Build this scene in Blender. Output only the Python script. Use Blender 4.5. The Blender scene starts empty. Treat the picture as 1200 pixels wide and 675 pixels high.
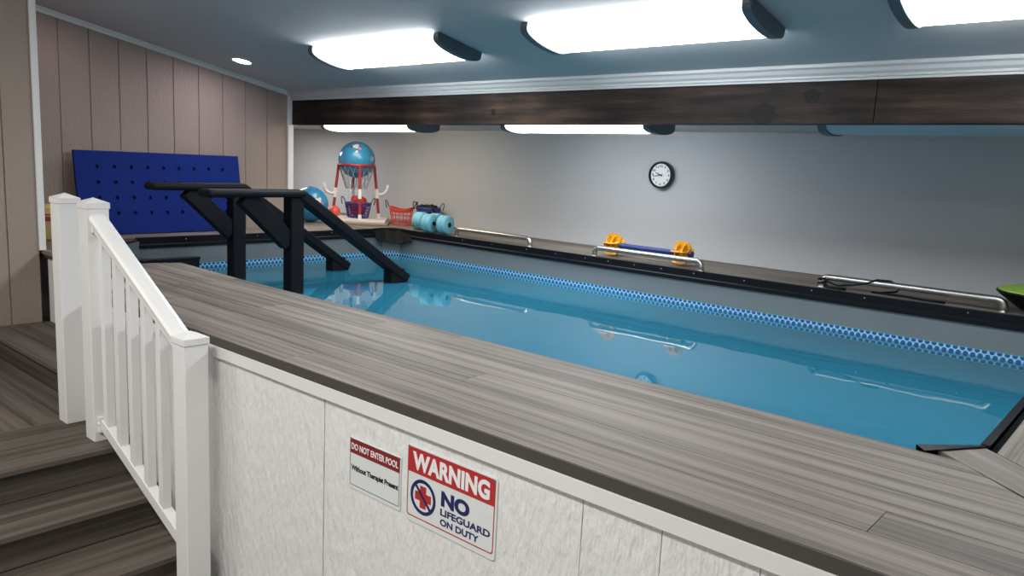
import bpy, bmesh, math, random
from mathutils import Vector, Matrix
random.seed(7)
sc = bpy.context.scene
COL = sc.collection
PI = math.pi
R = math.radians

# ------------------------------------------------------------------ materials
def node_mat(name):
    m = bpy.data.materials.new(name); m.use_nodes = True
    nt = m.node_tree
    return m, nt, nt.nodes['Principled BSDF']

def N(nt, typ, **kw):
    n = nt.nodes.new(typ)
    for k, v in kw.items():
        setattr(n, k, v)
    return n

def L(nt, a, b): nt.links.new(a, b)

def rgb(c): return (c[0], c[1], c[2], 1)

def plain(name, col, rough=.5, metal=0, spec=.5, bump=0, bscale=60, var=0, vscale=8, stretch=(1, 1, 1), bdist=.01, emit=None, alpha=None, trans=0):
    """base colour with a little noise in it and a noise bump"""
    m, nt, b = node_mat(name)
    b.inputs['Base Color'].default_value = rgb(col)
    b.inputs['Roughness'].default_value = rough
    b.inputs['Metallic'].default_value = metal
    b.inputs['Specular IOR Level'].default_value = spec
    if trans: b.inputs['Transmission Weight'].default_value = trans
    if emit:
        b.inputs['Emission Color'].default_value = rgb(emit[0]); b.inputs['Emission Strength'].default_value = emit[1]
    tc = N(nt, 'ShaderNodeTexCoord'); mp = N(nt, 'ShaderNodeMapping')
    mp.inputs['Scale'].default_value = stretch
    L(nt, tc.outputs['Object'], mp.inputs['Vector'])
    no = N(nt, 'ShaderNodeTexNoise'); no.inputs['Scale'].default_value = vscale; no.inputs['Detail'].default_value = 6
    L(nt, mp.outputs[0], no.inputs['Vector'])
    if var:
        mx = N(nt, 'ShaderNodeMix', data_type='RGBA')
        mx.inputs[6].default_value = rgb([c*(1-var) for c in col]); mx.inputs[7].default_value = rgb([min(1, c*(1+var)) for c in col])
        L(nt, no.outputs['Fac'], mx.inputs[0]); L(nt, mx.outputs[2], b.inputs['Base Color'])
    if bump:
        n2 = N(nt, 'ShaderNodeTexNoise'); n2.inputs['Scale'].default_value = bscale; n2.inputs['Detail'].default_value = 5
        L(nt, mp.outputs[0], n2.inputs['Vector'])
        bp = N(nt, 'ShaderNodeBump'); bp.inputs['Strength'].default_value = bump; bp.inputs['Distance'].default_value = bdist
        L(nt, n2.outputs['Fac'], bp.inputs['Height']); L(nt, bp.outputs[0], b.inputs['Normal'])
    return m

def board_mat(name, dark, mid, light, axis='X', rough=.6, fine=1.0):
    """composite deck board: long streaks along the board, each board island shifted in tone"""
    m, nt, b = node_mat(name)
    tc = N(nt, 'ShaderNodeTexCoord'); geo = N(nt, 'ShaderNodeNewGeometry')
    off = N(nt, 'ShaderNodeVectorMath', operation='SCALE'); off.inputs['Scale'].default_value = 37.0
    comb = N(nt, 'ShaderNodeCombineXYZ')
    L(nt, geo.outputs['Random Per Island'], comb.inputs[0]); L(nt, geo.outputs['Random Per Island'], comb.inputs[1])
    L(nt, comb.outputs[0], off.inputs[0])
    mp = N(nt, 'ShaderNodeMapping')
    if axis == 'D':
        mp.inputs['Rotation'].default_value = (0, 0, R(43)); sx = (.36, 15, 15)
    else:
        sx = (.36, 15, 15) if axis == 'X' else (15, .36, 15)
    ad = N(nt, 'ShaderNodeVectorMath', operation='ADD')
    L(nt, tc.outputs['Object'], mp.inputs['Vector'])
    sc_ = N(nt, 'ShaderNodeVectorMath', operation='MULTIPLY'); sc_.inputs[1].default_value = sx
    L(nt, mp.outputs[0], sc_.inputs[0]); L(nt, sc_.outputs[0], ad.inputs[0]); L(nt, off.outputs[0], ad.inputs[1])
    n1 = N(nt, 'ShaderNodeTexNoise'); n1.inputs['Scale'].default_value = 1.6; n1.inputs['Detail'].default_value = 3; n1.inputs['Roughness'].default_value = .55
    L(nt, ad.outputs[0], n1.inputs['Vector'])
    s2 = N(nt, 'ShaderNodeVectorMath', operation='MULTIPLY'); s2.inputs[1].default_value = (6, 9, 9) if axis != 'Y' else (9, 6, 9)
    L(nt, ad.outputs[0], s2.inputs[0])
    n2 = N(nt, 'ShaderNodeTexNoise'); n2.inputs['Scale'].default_value = 1.5; n2.inputs['Detail'].default_value = 2
    L(nt, s2.outputs[0], n2.inputs['Vector'])
    w = N(nt, 'ShaderNodeMath', operation='MULTIPLY_ADD'); w.inputs[1].default_value = .42*fine; w.inputs[2].default_value = -.21*fine
    L(nt, n2.outputs['Fac'], w.inputs[0])
    a2 = N(nt, 'ShaderNodeMath', operation='ADD'); L(nt, n1.outputs['Fac'], a2.inputs[0]); L(nt, w.outputs[0], a2.inputs[1])
    r2 = N(nt, 'ShaderNodeMath', operation='MULTIPLY_ADD'); r2.inputs[1].default_value = .16; r2.inputs[2].default_value = -.08
    L(nt, geo.outputs['Random Per Island'], r2.inputs[0])
    a3 = N(nt, 'ShaderNodeMath', operation='ADD'); L(nt, a2.outputs[0], a3.inputs[0]); L(nt, r2.outputs[0], a3.inputs[1])
    cr = N(nt, 'ShaderNodeValToRGB'); L(nt, a3.outputs[0], cr.inputs[0])
    e = cr.color_ramp.elements
    e[0].position = .34; e[0].color = rgb(dark); e[1].position = .66; e[1].color = rgb(light)
    x = e.new(.48); x.color = rgb(mid)
    L(nt, cr.outputs[0], b.inputs['Base Color'])
    b.inputs['Roughness'].default_value = rough; b.inputs['Specular IOR Level'].default_value = .35
    bp = N(nt, 'ShaderNodeBump'); bp.inputs['Strength'].default_value = .25; bp.inputs['Distance'].default_value = .004
    L(nt, n2.outputs['Fac'], bp.inputs['Height']); L(nt, bp.outputs[0], b.inputs['Normal'])
    return m

def beam_mat(name):
    m, nt, b = node_mat(name)
    tc = N(nt, 'ShaderNodeTexCoord')
    mp = N(nt, 'ShaderNodeVectorMath', operation='MULTIPLY'); mp.inputs[1].default_value = (1.3, 16, 16)
    L(nt, tc.outputs['Object'], mp.inputs[0])
    n0 = N(nt, 'ShaderNodeTexNoise'); n0.inputs['Scale'].default_value = 1.1; n0.inputs['Detail'].default_value = 5
    L(nt, mp.outputs[0], n0.inputs['Vector'])
    wv = N(nt, 'ShaderNodeTexWave', wave_type='BANDS', bands_direction='Z')
    wv.inputs['Scale'].default_value = 2.2; wv.inputs['Distortion'].default_value = 14; wv.inputs['Detail'].default_value = 4; wv.inputs['Detail Scale'].default_value = 1.2
    L(nt, mp.outputs[0], wv.inputs['Vector'])
    n3 = N(nt, 'ShaderNodeTexNoise'); n3.inputs['Scale'].default_value = 1.4; n3.inputs['Detail'].default_value = 3
    L(nt, tc.outputs['Object'], n3.inputs['Vector'])
    ma = N(nt, 'ShaderNodeMath', operation='MULTIPLY_ADD'); ma.inputs[1].default_value = .10; L(nt, wv.outputs['Fac'], ma.inputs[0]); L(nt, n0.outputs['Fac'], ma.inputs[2])
    mb_ = N(nt, 'ShaderNodeMath', operation='MULTIPLY_ADD'); mb_.inputs[1].default_value = .9; L(nt, n3.outputs['Fac'], mb_.inputs[0]); L(nt, ma.outputs[0], mb_.inputs[2])
    last = mb_.outputs[0]
    for kx, kz, rad in ((-2.12, 1.17, .10), (-1.83, 1.27, .06), (-4.4, 1.2, .04)):        # knots in the wood
        sb = N(nt, 'ShaderNodeVectorMath', operation='SUBTRACT'); sb.inputs[1].default_value = (kx, 0, kz)
        L(nt, tc.outputs['Object'], sb.inputs[0])
        ml = N(nt, 'ShaderNodeVectorMath', operation='MULTIPLY'); ml.inputs[1].default_value = (1, 0, 1.0); L(nt, sb.outputs[0], ml.inputs[0])
        ln = N(nt, 'ShaderNodeVectorMath', operation='LENGTH'); L(nt, ml.outputs[0], ln.inputs[0])
        nn = N(nt, 'ShaderNodeMath', operation='MULTIPLY_ADD'); nn.inputs[1].default_value = .12; nn.inputs[2].default_value = -.06
        L(nt, n0.outputs['Fac'], nn.inputs[0])
        aa = N(nt, 'ShaderNodeMath', operation='ADD'); L(nt, ln.outputs['Value'], aa.inputs[0]); L(nt, nn.outputs[0], aa.inputs[1])
        mr = N(nt, 'ShaderNodeMapRange'); mr.inputs['From Min'].default_value = 0; mr.inputs['From Max'].default_value = rad
        mr.inputs['To Min'].default_value = -1.1; mr.inputs['To Max'].default_value = 0
        L(nt, aa.outputs[0], mr.inputs['Value'])
        fq = N(nt, 'ShaderNodeMath', operation='MULTIPLY'); fq.inputs[1].default_value = 13/rad; L(nt, aa.outputs[0], fq.inputs[0])
        sn = N(nt, 'ShaderNodeMath', operation='SINE'); L(nt, fq.outputs[0], sn.inputs[0])
        s1_ = N(nt, 'ShaderNodeMath', operation='MULTIPLY_ADD'); s1_.inputs[1].default_value = .55; s1_.inputs[2].default_value = .6; L(nt, sn.outputs[0], s1_.inputs[0])
        mm = N(nt, 'ShaderNodeMath', operation='MULTIPLY'); L(nt, mr.outputs[0], mm.inputs[0]); L(nt, s1_.outputs[0], mm.inputs[1])
        ad = N(nt, 'ShaderNodeMath', operation='ADD'); L(nt, last, ad.inputs[0]); L(nt, mm.outputs[0], ad.inputs[1]); last = ad.outputs[0]
    cr = N(nt, 'ShaderNodeValToRGB'); L(nt, last, cr.inputs[0])
    e = cr.color_ramp.elements
    e[0].position = .55; e[0].color = (.014, .010, .009, 1); e[1].position = 1.6; e[1].color = (.15, .095, .065, 1)
    e.new(.9).color = (.036, .025, .020, 1); e[-1].position = 1.0
    mr = N(nt, 'ShaderNodeMapRange'); mr.inputs['From Min'].default_value = .62; mr.inputs['From Max'].default_value = 1.45
    L(nt, last, mr.inputs['Value']); L(nt, mr.outputs[0], cr.inputs[0])
    e[0].position = .2; e[1].position = .5; e[2].position = .85
    e[0].color = (.005, .0035, .003, 1); e[1].color = (.024, .0155, .0115, 1); e[2].color = (.085, .050, .031, 1)
    L(nt, cr.outputs[0], b.inputs['Base Color'])
    b.inputs['Roughness'].default_value = .6; b.inputs['Specular IOR Level'].default_value = .2
    return m

def hex_mat(name):
    """printed liner border: dark blue cells in a pale blue honeycomb"""
    m, nt, b = node_mat(name)
    tc = N(nt, 'ShaderNodeTexCoord'); sp = N(nt, 'ShaderNodeSeparateXYZ'); L(nt, tc.outputs['Object'], sp.inputs[0])
    u = N(nt, 'ShaderNodeMath', operation='ADD'); L(nt, sp.outputs[0], u.inputs[0]); L(nt, sp.outputs[1], u.inputs[1])
    ax, az = .042, .060
    ds = []
    for o in (0, .5):
        cx = N(nt, 'ShaderNodeMath', operation='MULTIPLY_ADD'); cx.inputs[1].default_value = 1/ax; cx.inputs[2].default_value = 400+o; L(nt, u.outputs[0], cx.inputs[0])
        cz = N(nt, 'ShaderNodeMath', operation='MULTIPLY_ADD'); cz.inputs[1].default_value = 1/az; cz.inputs[2].default_value = 400+o; L(nt, sp.outputs[2], cz.inputs[0])
        fx = N(nt, 'ShaderNodeMath', operation='FRACT'); L(nt, cx.outputs[0], fx.inputs[0])
        fz = N(nt, 'ShaderNodeMath', operation='FRACT'); L(nt, cz.outputs[0], fz.inputs[0])
        gx = N(nt, 'ShaderNodeMath', operation='MULTIPLY_ADD'); gx.inputs[1].default_value = ax; gx.inputs[2].default_value = -.5*ax; L(nt, fx.outputs[0], gx.inputs[0])
        gz = N(nt, 'ShaderNodeMath', operation='MULTIPLY_ADD'); gz.inputs[1].default_value = az*1.05; gz.inputs[2].default_value = -.5*az*1.05; L(nt, fz.outputs[0], gz.inputs[0])
        cb = N(nt, 'ShaderNodeCombineXYZ'); L(nt, gx.outputs[0], cb.inputs[0]); L(nt, gz.outputs[0], cb.inputs[1])
        ln = N(nt, 'ShaderNodeVectorMath', operation='LENGTH'); L(nt, cb.outputs[0], ln.inputs[0]); ds.append(ln)
    mn = N(nt, 'ShaderNodeMath', operation='MINIMUM'); L(nt, ds[0].outputs['Value'], mn.inputs[0]); L(nt, ds[1].outputs['Value'], mn.inputs[1])
    cr = N(nt, 'ShaderNodeValToRGB')
    mr = N(nt, 'ShaderNodeMapRange'); mr.inputs['From Max'].default_value = .03; L(nt, mn.outputs[0], mr.inputs['Value']); L(nt, mr.outputs[0], cr.inputs[0])
    e = cr.color_ramp.elements
    e[0].position = .44; e[0].color = (.012, .075, .23, 1); e[1].position = .60; e[1].color = (.30, .62, .88, 1)
    L(nt, cr.outputs[0], b.inputs['Base Color']); b.inputs['Roughness'].default_value = .4
    return m

def water_mat(name):
    m = bpy.data.materials.new(name); m.use_nodes = True
    nt = m.node_tree; nt.nodes.clear()
    out = N(nt, 'ShaderNodeOutputMaterial')
    tr = N(nt, 'ShaderNodeBsdfTransparent'); tr.inputs[0].default_value = (.62, .86, .95, 1)
    gl = N(nt, 'ShaderNodeBsdfGlossy'); gl.inputs['Roughness'].default_value = .012; gl.inputs[0].default_value = (1, 1, 1, 1)
    fr = N(nt, 'ShaderNodeFresnel'); fr.inputs['IOR'].default_value = 1.36
    mx = N(nt, 'ShaderNodeMixShader')
    df = N(nt, 'ShaderNodeBsdfDiffuse'); df.inputs[0].default_value = (.022, .168, .265, 1)     # slightly cloudy, tinted water
    mb_ = N(nt, 'ShaderNodeMixShader'); mb_.inputs[0].default_value = .84
    L(nt, tr.outputs[0], mb_.inputs[1]); L(nt, df.outputs[0], mb_.inputs[2])
    L(nt, fr.outputs[0], mx.inputs[0]); L(nt, mb_.outputs[0], mx.inputs[1]); L(nt, gl.outputs[0], mx.inputs[2]); L(nt, mx.outputs[0], out.inputs[0])
    tc = N(nt, 'ShaderNodeTexCoord')
    n1 = N(nt, 'ShaderNodeTexNoise'); n1.inputs['Scale'].default_value = 1.8; n1.inputs['Detail'].default_value = 2
    L(nt, tc.outputs['Object'], n1.inputs['Vector'])
    bp = N(nt, 'ShaderNodeBump'); bp.inputs['Strength'].default_value = .10; bp.inputs['Distance'].default_value = .02
    L(nt, n1.outputs['Fac'], bp.inputs['Height']); L(nt, bp.outputs[0], gl.inputs['Normal']); L(nt, bp.outputs[0], fr.inputs['Normal'])
    return m

def ball_mat(name):
    """blue play ball: pale printed patches of white and pink"""
    m, nt, b = node_mat(name)
    tc = N(nt, 'ShaderNodeTexCoord')
    n1 = N(nt, 'ShaderNodeTexNoise'); n1.inputs['Scale'].default_value = 14; n1.inputs['Detail'].default_value = 2
    L(nt, tc.outputs['Object'], n1.inputs['Vector'])
    last = None
    base = (.035, .235, .45)
    cur = N(nt, 'ShaderNodeRGB'); cur.outputs[0].default_value = rgb(base); last = cur.outputs[0]
    for c, rad, col in (((.105, -.10, .15), .038, (.70, .60, .58)), ((.135, -.075, .125), .022, (.62, .2, .32)), ((.075, -.135, .14), .016, (.2, .04, .10)),
                        ((.19, .06, .02), .03, (.40, .30, .55)), ((.15, -.12, .10), .016, (.7, .5, .6))):
        sb = N(nt, 'ShaderNodeVectorMath', operation='DISTANCE'); sb.inputs[1].default_value = c; L(nt, tc.outputs['Object'], sb.inputs[0])
        ad = N(nt, 'ShaderNodeMath', operation='MULTIPLY_ADD'); ad.inputs[1].default_value = .09; L(nt, n1.outputs['Fac'], ad.inputs[0]); L(nt, sb.outputs['Value'], ad.inputs[2])
        lt = N(nt, 'ShaderNodeMath', operation='LESS_THAN'); lt.inputs[1].default_value = rad+.045; L(nt, ad.outputs[0], lt.inputs[0])
        mx = N(nt, 'ShaderNodeMix', data_type='RGBA'); L(nt, lt.outputs[0], mx.inputs[0]); L(nt, last, mx.inputs[6]); mx.inputs[7].default_value = rgb(col); last = mx.outputs[2]
    L(nt, last, b.inputs['Base Color']); b.inputs['Roughness'].default_value = .22
    return m

M = {}
M['siding'] = plain('beige_siding', (.315, .255, .215), .75, bump=.5, bscale=70, var=.07, vscale=3, stretch=(1, 1, .35))
M['panel'] = plain('white_textured_panel', (.74, .745, .735), .55, bump=.9, bscale=48, bdist=.015, var=.03, vscale=9, stretch=(1, 1, .30))
M['white'] = plain('white_trim_paint', (.72, .72, .71), .4, var=.02)
M['crown'] = plain('crown_paint', (.50, .515, .52), .5, var=.02)
M['vinyl'] = plain('white_vinyl', (.78, .78, .775), .3, var=.015)
M['wall'] = plain('grey_wall_paint', (.50, .51, .525), .8, bump=.06, bscale=220, var=.02)
M['ceil'] = plain('ceiling_paint', (.50, .495, .495), .7, bump=.05, bscale=150, var=.02)
M['deck'] = board_mat('grey_deck_boards', (.088, .071, .057), (.174, .147, .121), (.248, .213, .180), 'X')
M['deckY'] = board_mat('grey_deck_boards_side', (.11, .092, .078), (.19, .165, .142), (.27, .235, .205), 'Y')
M['deckD'] = board_mat('grey_deck_boards_mitre', (.11, .093, .08), (.17, .147, .125), (.24, .21, .182), 'D')
M['fascia'] = plain('deck_fascia', (.055, .049, .043), .65, var=.1, vscale=5, stretch=(.5, 6, 6))
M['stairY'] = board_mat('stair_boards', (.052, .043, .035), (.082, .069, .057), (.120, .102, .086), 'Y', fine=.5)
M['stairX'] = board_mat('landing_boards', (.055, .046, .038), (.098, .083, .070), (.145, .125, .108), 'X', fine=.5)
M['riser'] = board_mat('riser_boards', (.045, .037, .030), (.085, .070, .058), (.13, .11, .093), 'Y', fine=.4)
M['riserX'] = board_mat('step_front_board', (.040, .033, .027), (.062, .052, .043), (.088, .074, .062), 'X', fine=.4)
M['black'] = plain('black_vinyl', (.005, .006, .009), .45, spec=.16, bump=.15, bscale=12)
M['blackwood'] = plain('black_painted_wood', (.0045, .0055, .008), .6, spec=.14, bump=.15, bscale=40, stretch=(6, 1, 1))
M['blackflap'] = plain('black_liner_fold', (.004, .005, .007), .6, spec=.08, bump=.3, bscale=25)
M['liner'] = plain('grey_blue_liner', (.150, .180, .195), .4, bump=.25, bscale=4, var=.05, vscale=3)
M['basin'] = plain('blue_basin', (.03, .44, .55), .5, var=.03, vscale=2)
M['hex'] = hex_mat('honeycomb_border')
M['water'] = water_mat('pool_water_surface')
M['beam'] = beam_mat('dark_stained_beam')
M['steel'] = plain('brushed_steel', (.50, .48, .45), .33, metal=1)
M['screw'] = plain('screw_metal', (.7, .7, .7), .3, metal=.8)
M['bluemat'] = plain('royal_blue_foam', (.001, .018, .165), .75, spec=.2, bump=.1, bscale=300)
M['matdark'] = plain('blue_foam_hole_shade', (.003, .010, .10), .8)  # same foam in a darker blue, shade painted inside the holes
M['signw'] = plain('sign_white', (.68, .72, .71), .3)
M['signred'] = plain('sign_red', (.42, .025, .028), .35)
M['signdred'] = plain('sign_dark_red', (.22, .018, .022), .35)
M['navy'] = plain('sign_navy', (.014, .014, .10), .35)
M['ink'] = plain('sign_ink', (.012, .013, .02), .4)
M['signtext'] = plain('sign_white_letters', (.8, .8, .8), .35)
M['lens'] = plain('light_lens_cool', (.9, .9, .9), .4, emit=((.93, .97, 1.0), 10))
M['lensrear'] = plain('light_lens_rear', (.9, .9, .9), .4, emit=((.95, .98, 1.0), 6.5))
M['lenswarm'] = plain('light_lens_warm', (.9, .9, .88), .4, emit=((1, .87, .68), 4.5))
M['lensoff'] = plain('light_lens_unlit', (.42, .54, .56), .3, var=.02)
M['spot'] = plain('recessed_lens', (.9, .9, .9), .4, emit=((.97, .86, 1), 60))
M['cap'] = plain('grey_end_cap', (.10, .125, .145), .4)
M['clockrim'] = plain('clock_black_rim', (.012, .014, .018), .3)
M['clockface'] = plain('clock_white_face', (.8, .8, .8), .5)
M['ball'] = ball_mat('blue_ball_print')
M['redpipe'] = plain('red_pipe', (.34, .022, .035), .35)
M['whitepipe'] = plain('white_pipe_fitting', (.75, .74, .74), .35)
M['net'] = plain('net_cord', (.30, .30, .33), .8)
M['redbasket'] = plain('red_basket', (.56, .055, .028), .35)
M['purplebasket'] = plain('purple_basket', (.045, .028, .17), .4)
M['bluebasket'] = plain('blue_basket', (.035, .06, .24), .4)
M['darkhandle'] = plain('dark_handle', (.06, .02, .05), .4)
M['redcloth'] = plain('red_cloth', (.38, .025, .03), .8, bump=.4, bscale=30)
M['blackcloth'] = plain('black_cloth', (.012, .012, .016), .8, bump=.4, bscale=30)
M['orange'] = plain('orange_ball', (.75, .10, .07), .4)
M['towel'] = plain('beige_towel', (.62, .56, .50), .9, bump=.4, bscale=90, var=.06)
M['towelgrey'] = plain('taupe_pad', (.30, .26, .225), .9, bump=.3, bscale=90)
M['foam'] = plain('turquoise_foam', (.17, .45, .55), .7, bump=.25, bscale=160, var=.05)
M['yellow'] = plain('yellow_plastic', (.80, .38, .012), .35, var=.1, vscale=12, trans=.12)
M['bluegrip'] = plain('blue_grip', (.009, .032, .17), .5)
M['green'] = plain('lime_green_top', (.30, .50, .06), .45, bump=.1, bscale=120)
M['floor'] = plain('floor_vinyl', (.22, .20, .18), .5, var=.1, vscale=2)
M['tub'] = plain('yellow_tub', (.62, .47, .17), .45)
M['tublid'] = plain('tub_red_band', (.35, .05, .04), .45)

# ------------------------------------------------------------------ mesh helpers
class MB:
    def __init__(s): s.bm = bmesh.new()
    def box(s, x0, x1, y0, y1, z0, z1):
        v = [s.bm.verts.new((x, y, z)) for z in (z0, z1) for y in (y0, y1) for x in (x0, x1)]
        for f in ((0, 2, 3, 1), (4, 5, 7, 6), (0, 1, 5, 4), (2, 6, 7, 3), (0, 4, 6, 2), (1, 3, 7, 5)):
            s.bm.faces.new([v[i] for i in f])
        return s
    def quad(s, *p):
        s.bm.faces.new([s.bm.verts.new(q) for q in p]); return s
    def prism(s, poly, a, b, axis='z'):
        """poly 2-D, extruded along axis from a to b"""
        def mk(p, h):
            return {'z': (p[0], p[1], h), 'y': (p[0], h, p[1]), 'x': (h, p[0], p[1])}[axis]
        lo = [s.bm.verts.new(mk(p, a)) for p in poly]; hi = [s.bm.verts.new(mk(p, b)) for p in poly]
        n = len(poly)
        s.bm.faces.new(lo[::-1]); s.bm.faces.new(hi)
        for i in range(n): s.bm.faces.new([lo[i], lo[(i+1) % n], hi[(i+1) % n], hi[i]])
        return s
    def lathe(s, prof, n=32, c=(0, 0, 0), axis='z', closed=False):
        rings = []
        for r, h in prof:
            ring = []
            for k in range(n):
                a = 2*PI*k/n; p = (r*math.cos(a), r*math.sin(a), h)
                if axis == 'x': p = (h, p[0], p[1])
                if axis == 'y': p = (p[0], h, p[1])
                ring.append(s.bm.verts.new((p[0]+c[0], p[1]+c[1], p[2]+c[2])))
            rings.append(ring)
        prs = list(zip(rings, rings[1:]))
        if closed: prs.append((rings[-1], rings[0]))
        for a, b in prs:
            for k in range(n): s.bm.faces.new([a[k], a[(k+1) % n], b[(k+1) % n], b[k]])
        if not closed:
            if prof[0][0] > 1e-5: s.bm.faces.new(rings[0][::-1])
            if prof[-1][0] > 1e-5: s.bm.faces.new(rings[-1])
        return s
    def tube(s, path, r, n=10, closed=False):
        path = [Vector(p) for p in path]; m = len(path); rings = []
        up = None
        for i, p in enumerate(path):
            if closed: t = path[(i+1) % m]-path[i-1]
            else: t = path[min(i+1, m-1)]-path[max(i-1, 0)]
            t.normalize()
            if up is None:
                up = Vector((0, 0, 1)) if abs(t.z) < .9 else Vector((1, 0, 0))
            a = (up-t*up.dot(t)).normalized(); up = a; b = t.cross(a)
            rr = r[i] if isinstance(r, (list, tuple)) else r
            rings.append([s.bm.verts.new(p+(a*math.cos(2*PI*k/n)+b*math.sin(2*PI*k/n))*rr) for k in range(n)])
        prs = list(zip(rings, rings[1:]))
        if closed: prs.append((rings[-1], rings[0]))
        for a, b in prs:
            for k in range(n): s.bm.faces.new([a[k], a[(k+1) % n], b[(k+1) % n], b[k]])
        if not closed:
            s.bm.faces.new(rings[0][::-1]); s.bm.faces.new(rings[-1])
        return s
    def beamline(s, p, q, w, h, up=(0, 0, 1)):
        """rectangular bar from p to q, w across, h along 'up'"""
        p, q = Vector(p), Vector(q); t = (q-p).normalized(); u = Vector(up); u = (u-t*u.dot(t)).normalized(); c = t.cross(u)
        vs = [s.bm.verts.new(e+c*a*w/2+u*b*h/2) for e in (p, q) for a, b in ((-1, -1), (1, -1), (1, 1), (-1, 1))]
        for f in ((3, 2, 1, 0), (4, 5, 6, 7), (0, 1, 5, 4), (1, 2, 6, 5), (2, 3, 7, 6), (3, 0, 4, 7)):
            s.bm.faces.new([vs[i] for i in f])
        return s
    def xf(s, mat):
        bmesh.ops.transform(s.bm, matrix=mat, verts=s.bm.verts); return s
    def build(s, name, mat, parent=None, bevel=0, smooth=False, seg=2, wire=None):
        bmesh.ops.recalc_face_normals(s.bm, faces=s.bm.faces)
        me = bpy.data.meshes.new(name); s.bm.to_mesh(me); s.bm.free()
        mats = mat if isinstance(mat, (list, tuple)) else [mat]
        for m_ in mats: me.materials.append(m_)
        o = bpy.data.objects.new(name, me); COL.objects.link(o)
        if parent: o.parent = parent
        if smooth:
            for p in me.polygons: p.use_smooth = True
        if wire:
            w = o.modifiers.new('w', 'WIREFRAME'); w.thickness = wire; w.use_even_offset = False
        if bevel:
            b = o.modifiers.new('b', 'BEVEL'); b.width = bevel; b.segments = seg; b.limit_method = 'ANGLE'; b.angle_limit = R(40)
        return o

def smooth_by_angle(o, deg=35):
    """smooth shading with sharp edges kept"""
    me = o.data
    bm = bmesh.new(); bm.from_mesh(me)
    for f in bm.faces: f.smooth = True
    for e in bm.edges:
        if len(e.link_faces) == 2 and e.calc_face_angle(0) > R(deg): e.smooth = False
    bm.to_mesh(me); bm.free(); return o

def thing(name, label, cat, loc=(0, 0, 0), rot=(0, 0, 0), group=None):
    o = bpy.data.objects.new(name, None); COL.objects.link(o); o.empty_display_size = .1
    o.location = loc; o.rotation_euler = rot
    o['label'] = label; o['category'] = cat
    if group: o['group'] = group
    return o

def tag(o, label, cat, group=None, kind=None):
    o['label'] = label; o['category'] = cat
    if group: o['group'] = group
    if kind: o['kind'] = kind
    return o

def struct(mb, name, mat, label=None, **k):
    o = mb.build(name, mat, **k); o['kind'] = 'structure'
    if label: o['label'] = label
    o['category'] = name.split('_')[0]
    return o

def dup(root, loc, rot, label, group=None):
    r = root.copy(); COL.objects.link(r); r.location = loc; r.rotation_euler = rot; r['label'] = label
    if group: r['group'] = group
    for ch in list(root.children):
        c = ch.copy(); COL.objects.link(c); c.parent = r
        for g in list(ch.children):
            d = g.copy(); COL.objects.link(d); d.parent = c
    return r

def text_mesh(name, body, mat, parent, x0, x1, z0, z1, y, bold=0., spacing=1.0, depth=.0006):
    """lettering facing -y, stretched to fill the box x0..x1, z0..z1 at the depth y"""
    cu = bpy.data.curves.new(name, 'FONT'); cu.body = body; cu.size = 1; cu.offset = bold; cu.extrude = .01; cu.space_character = spacing
    cu.resolution_u = 4
    t = bpy.data.objects.new(name+'_curve', cu); COL.objects.link(t)
    bpy.context.view_layer.update()
    me = bpy.data.meshes.new_from_object(t.evaluated_get(bpy.context.evaluated_depsgraph_get()))
    bpy.data.objects.remove(t); bpy.data.curves.remove(cu)
    xs = [v.co.x for v in me.vertices]; ys = [v.co.y for v in me.vertices]
    a, b, c, d = min(xs), max(xs), min(ys), max(ys)
    for v in me.vertices:
        v.co = Vector((x0+(v.co.x-a)/(b-a)*(x1-x0), y-v.co.z/.01*depth, z0+(v.co.y-c)/(d-c)*(z1-z0)))
    me.name = name; me.materials.clear(); me.materials.append(mat)
    o = bpy.data.objects.new(name, me); COL.objects.link(o)
    if parent: o.parent = parent
    return o

# ------------------------------------------------------------------ dimensions (deck top is z = 0)
FLOOR = -1.16
YB = 6.56                     # back wall
YBEAM = 4.78                  # front face of the beam
XL = -7.25                    # siding wall
XNEAR = -6.24                 # beige wall beside the steps
XR = 2.2; YF = -2.2
SL = .192
def tz(x): return .0087*(x+7.1)
def ceil_z(x, y): return 1.40+SL*(4.74-y)+tz(x)

# ------------------------------------------------------------------ room shell
struct(MB().box(-11.4, XR+.15, YF-.15, YB+.15, FLOOR-.1, FLOOR), 'floor', M['floor'])
m = MB()
x0, x1 = -9.2, XR+.15
for zz in (0, .1):
    m.quad((x0, YF-.15, ceil_z(x0, YF-.15)+zz), (x1, YF-.15, ceil_z(x1, YF-.15)+zz), (x1, 4.95, ceil_z(x1, 4.95)+zz), (x0, 4.95, ceil_z(x0, 4.95)+zz))
struct(m, 'ceiling', M['ceil'], 'sloping grey-blue painted ceiling in front of the beam')
m = MB()
for zz in (1.115, 1.2):
    m.quad((-11.4, 4.86, zz+tz(-11.4)), (x1, 4.86, zz+tz(x1)), (x1, YB+.1, zz+tz(x1)), (-11.4, YB+.1, zz+tz(-11.4)))
struct(m, 'ceiling_rear', M['ceil'], 'lower flat ceiling behind the beam')
struct(MB().box(-11.4, XR+.15, YB, YB+.15, FLOOR, 1.35), 'wall_back', M['wall'], 'grey painted wall behind the pool')
struct(MB().box(-11.35, -11.2, 4.6, YB, FLOOR, 1.35), 'wall_left_rear', M['wall'], 'grey painted end wall of the alcove behind the beam')
struct(MB().box(-11.2, XL-.08, 4.72, 4.84, FLOOR, 1.45), 'wall_alcove_return', M['wall'], 'grey return wall behind the beige siding')
struct(MB().box(XR, XR+.15, YF, YB, FLOOR, 3.0), 'wall_right', M['wall'])
struct(MB().box(-9.2, XR, YF-.15, YF, FLOOR, 3.2), 'wall_front', M['wall'])
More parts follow.
